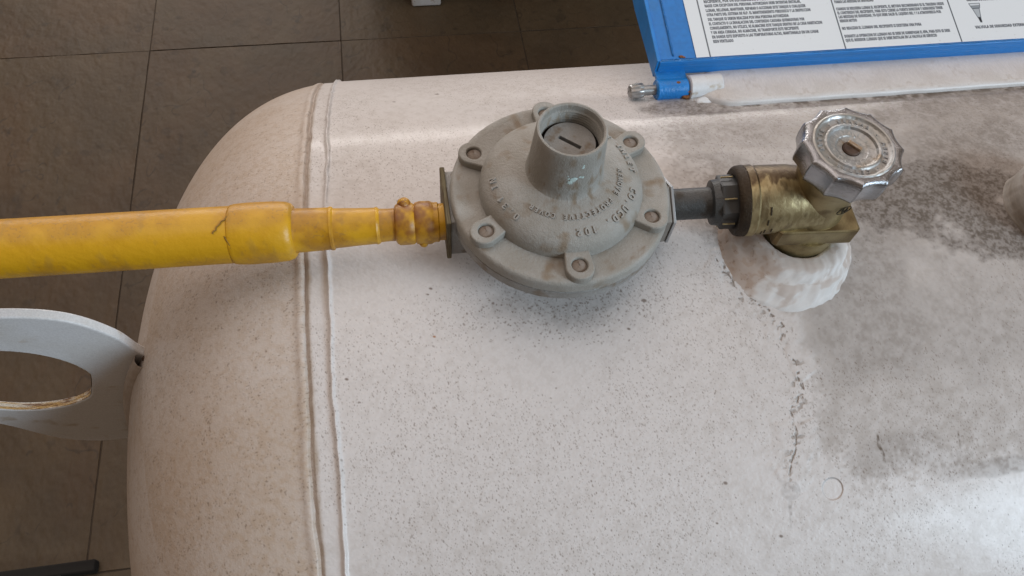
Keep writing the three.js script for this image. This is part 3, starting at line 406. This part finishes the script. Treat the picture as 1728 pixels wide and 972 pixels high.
// ---------------------------------------------------------------- blue hood with instruction label
const SL = .22, CS = Math.hypot(1, SL);
const hood = group('valve_hood', 'blue sheet metal valve hood with white instruction label, hinged behind the valve', 'hood', [.1945, .292, -.1326]);
{
  hood.rotation.x = 0;
  const blueM = new THREE.MeshPhysicalMaterial({ map: mottled(512, 256, [.004, .19, .56], [.004, .165, .49], [.012, .16, .42], 4, 20, .2, 101), roughness: .42, clearcoat: .15, clearcoatRoughness: .25, bumpMap: rep(coarse, 3, 3), bumpScale: .0003 });
  const tilt = Math.atan(SL), Wd = .46, Dp = .26;
  const topB = new RoundedBoxGeometry(Wd, .0016, Dp, 1, .0006); topB.translate(Wd / 2, -.0008, -Dp / 2); topB.rotateX(tilt); add(hood, 'top_panel', topB, blueM);
  const lip = new RoundedBoxGeometry(Wd, .0108, .002, 2, .0008); lip.translate(Wd / 2, -.0046, .0016); add(hood, 'front_lip', lip, blueM);
  const sw = new THREE.Shape(); sw.moveTo(-.0016, .0008); sw.lineTo(-.0016, -.0108); sw.lineTo(.05, -.006); sw.lineTo(Dp * .97, Dp * .97 * SL - .018); sw.lineTo(Dp * .97, Dp * .97 * SL); sw.closePath();
  const swg = new THREE.ExtrudeGeometry(sw, { depth: .0016, bevelEnabled: true, bevelThickness: .0003, bevelSize: .0003, bevelSegments: 1 }); swg.rotateY(Math.PI / 2); const swl = swg.clone(); swl.translate(-.0012, 0, 0); add(hood, 'side_wall', swl, blueM); const swr = swg.clone(); swr.translate(Wd - .0006, 0, 0); add(hood, 'side_wall', swr, blueM);
  const fold = new RoundedBoxGeometry(.0012, .0009, .24, 1, .0003); fold.translate(.0095, .0003, -.122); fold.rotateX(tilt); add(hood, 'fold_line', fold, blueM);
  // printed label
  const cv = document.createElement('canvas'); cv.width = 2048; cv.height = 1024; const c = cv.getContext('2d'), PM = 2048 / .40;   // pixels per metre; origin lower left at x = .2179
  c.fillStyle = '#d9dde0'; c.fillRect(0, 0, 2048, 1024);
  const X = (m) => (m - .2179) * PM, Y = (m) => 1024 - m * PM;
  { const r = rng(33); for (let i = 0; i < 260; i++) { c.fillStyle = `rgba(120,112,100,${.05 + .15 * r()})`; c.beginPath(); c.arc(r() * 2048, 1024 - Math.pow(r(), 2) * 320, .6 + 3.4 * r() * r(), 0, 7); c.fill(); } }
  c.strokeStyle = '#4a5058'; c.lineWidth = 4; for (const x of [.2266, .3135, .3917]) { c.beginPath(); c.moveTo(X(x), 0); c.lineTo(X(x), 1024); c.stroke(); }
  c.fillStyle = '#3b4149';
  const line = (t, x0, x1, y) => { c.save(); c.font = 'bold 20px sans-serif'; const w = c.measureText(t).width; c.translate(X(x0), Y(y)); c.scale((X(x1) - X(x0)) / w, .74); c.lineWidth = 1.1; c.strokeStyle = '#3b4149'; c.fillText(t, 0, 6); c.strokeText(t, 0, 6); c.restore(); };
  const col1 = [['RECIPIENTE, POR UN DISTRIBUIDOR O PERSONAL AUTORIZADO DE GAS LP,', .300, .0388], ['NADIE CON EXCEPCION DEL PERSONAL AUTORIZADO DEBE INTENTAR INSTALAR,', .2932, .0356], ['LLENAR, RELLENAR, MANTENER, REPARAR O ACCIONAR ESTE TANQUE O CUALQUIER', .2955, .0324], ['OTRA PARTE DEL SISTEMA DE GLP. EL MANTENIMIENTO PERIODICO Y LA INSPECCION', .2981, .0293], ['DEL TANQUE SE DEBEN REALIZAR POR UNA PERSONA AUTORIZADA', .2828, .0260], ['EL CONTACTO O LA INHALACION DEL CONTENIDO CAUSARA QUEMADURAS POR', .2923, .0228], ['CONGELAMIENTO, NO UTILICE, NI ALMACENE ESTE TANQUE DENTRO DE LA CASA HABITACION', .3033, .0197], ['Y UN AREA CERRADA, NO ALMACENE, NI TRANSPORTE ESTE RECIPIENTE', .2870, .0166], ['EN DONDE ESTE EXPUESTO A LAS TEMPERATURAS ALTAS, MANTENGALO EN UN LUGAR', .2992, .0134], ['BIEN VENTILADO', .2434, .0103]];
  for (const [t, x1, y] of col1) line(t, .2305, x1, y);
  const col2 = [['TOMAR LAS MEDIDAS DE SEGURIDAD', .3416, .0340], ['CUANDO SE REQUIERA LLENAR EL RECIPIENTE, EL METODO RECOMENDADO ES EL TRASIEGO DESDE', .3884, .0287], ['EL CONTENIDO DEL RECIPIENTE, PARA ESTO CIERRE LA FUENTE IGNICION Y ASEGURESE TENER', .3867, .0257], ['LAS MEDIDAS DE SEGURIDAD, YA QUE DEBE SALIR EL LIQUIDO DEL 1 1 A ATMOSFERICA POR', .3846, .0228], ['NINGUN MOTIVO', .3265, .0199], ['NO REALIZAR EL LLENADO DEL RECIPIENTE SI EXISTIERA UNA FUGA', .3684, .0145], ['DURANTE LA OPERACION DE LLENADO NO SE DEBE DE SOBREPASAR EL 85%, PARA ESTO SE DEBE', .3863, .0088], ['QUE EL MEDIDOR LLENADO QUE SE DEBE INSTALAR EN LA VALVULA DE SERVICIO', .3764, .0058]];
  for (const [t, x1, y] of col2) line(t, .3150, x1, y);
  line('VALVULA DE SEGURIDAD INTERNA', .4047, .4360, .0304); line('VALVULA DE SEGURIDAD EXTERNA', .4042, .4400, .0100);
  { c.lineWidth = 2; const P = (x, y) => [X(x), Y(y)]; const poly = (pts, fill) => { c.beginPath(); pts.forEach(([x, y], i) => c[i ? 'lineTo' : 'moveTo'](...P(x, y))); c.closePath(); if (fill) { c.fillStyle = fill; c.fill(); } c.stroke(); };
    poly([[.4055, .0276], [.4130, .0276], [.4126, .0258], [.4060, .0258]], '#c9ced2'); poly([[.4060, .0258], [.4126, .0258], [.4120, .0240], [.4066, .0240]], '#8d949a'); poly([[.4068, .0238], [.4116, .0238], [.4106, .0172], [.4084, .0172]], '#aab0b5'); poly([[.4086, .0170], [.4104, .0170], [.4102, .0135], [.4092, .0135]], '#1c2026'); }
  const lt = new THREE.CanvasTexture(cv); lt.colorSpace = THREE.SRGBColorSpace; lt.anisotropy = 8;
  const lab = new THREE.PlaneGeometry(.40, .20); lab.rotateX(-Math.PI / 2); lab.translate(0.20 + .2179 - .1945, .0004, -.10); lab.rotateX(tilt);
  add(hood, 'label', lab, new THREE.MeshPhysicalMaterial({ map: lt, roughness: .35, clearcoat: .2, clearcoatRoughness: .3 }), 'white printed safety label in Spanish');
  // hinge barrel and its strap
  const bar = latheX([[-.0022, .003], [-.0022, .0054], [-.0016, .006], [.0166, .006], [.0172, .0054], [.0172, .003]], 36); bar.translate(0, -.0117, .0121); add(hood, 'hinge_barrel', bar, blueM, 'blue hinge barrel with a rust spot');
  const strap = new RoundedBoxGeometry(.0188, .0022, .012, 1, .0006); strap.translate(.0078, -.0078, .0068); strap.rotateX(0); add(hood, 'hinge_strap', strap, blueM);
  const rs = new THREE.MeshStandardMaterial({ map: mottled(64, 64, [.24, .09, .025], [.14, .05, .015], [.05, .02, .01], 5, 9, .3, 3), roughness: .9 });
  const lumps = []; const r = rng(3); for (const [x, y, z, q] of [[.0155, -.0125, .0178, .0022], [.017, -.0145, .0176, .0016], [.0168, -.0095, .0172, .0010], [.0145, -.0150, .0172, .0012], [.0142, .0006, -.0012, .0012], [.0158, .0004, -.0008, .0008], [.0105, -.0062, .0128, .0014], [.013, -.0064, .0128, .0013], [.0152, -.0063, .0126, .0011]]) { const g = new THREE.IcosahedronGeometry(q, 2); const p = g.attributes.position; g.scale(1.3, .45, .8); g.translate(x, y, z); lumps.push(g); }
  add(hood, 'rust_spot', lumps, rs, 'rust on the hinge');
}
const pin = group('hinge_pin', 'zinc hinge pin with fluted end sticking out of the blue hinge', 'pin', [.1765, .2803, -.1205]);
{
  add(pin, 'shank', latheX([[.006, .0030], [.02, .0030]], 28), zinc);
  const N = 40; const g = surf(6, N + 1, (a, b) => { const t = b / N * 2 * Math.PI, [x, r] = [[-.0006, .0006], [-.0005, .0030], [.0006, .0039], [.0045, .0044], [.0078, .0042], [.0082, .0028]][a], f = 1 + (a > 0 && a < 5 ? .07 * Math.cos(t * 7) : 0); return [x, r * f * Math.cos(t), r * f * Math.sin(t), b / 10, a / 4]; }); add(pin, 'fluted_end', g, zinc);
}

// ---------------------------------------------------------------- things on the floor
{
  const cab = group('cabinet', 'dark cabinet on a white foot standing on the floor at the top edge', 'cabinet', [.05, FLOOR + .0006, -1.14]);
  const ft = new RoundedBoxGeometry(.061, .09, .05, 2, .004); ft.translate(.0705, .045, .002); add(cab, 'foot', ft, whitePaint, 'stained white foot');
  const ft2 = ft.clone(); ft2.translate(.62, 0, 0); add(cab, 'foot', ft2, whitePaint);
  const bd = new RoundedBoxGeometry(.85, .8, .45, 2, .008); bd.translate(.37, .49, -.2); add(cab, 'body', bd, new THREE.MeshStandardMaterial({ color: new THREE.Color().setRGB(.05, .035, .028), roughness: .6 }));
  const ft3 = ft.clone(); ft3.translate(0, 0, -.38); add(cab, 'foot', ft3, whitePaint); const ft4 = ft2.clone(); ft4.translate(0, 0, -.38); add(cab, 'foot', ft4, whitePaint);
  const rail = group('floor_rail', 'dark low metal rail lying on the floor in the lower left corner', 'rail', [0, FLOOR + .0006, 0]);
  const dm = new THREE.MeshStandardMaterial({ map: mottled(128, 128, [.008, .006, .005], [.011, .009, .007], [.006, .005, .004], 5, 9, .3, 3), roughness: .9 });
  const b1 = new RoundedBoxGeometry(.74, .016, .016, 2, .003); b1.translate(-.780, .008, -.056); b1.rotateY(0); add(rail, 'bar', b1, dm);
  const b2 = b1.clone(); b2.translate(0, 0, .10); add(rail, 'bar', b2, dm);
  for (const x of [-.46, -.62]) { const q = new RoundedBoxGeometry(.02, .016, .084, 1, .003); q.translate(x, .008, -.008); add(rail, 'cross_piece', q, dm); }
}
renderer.render(scene, camera);
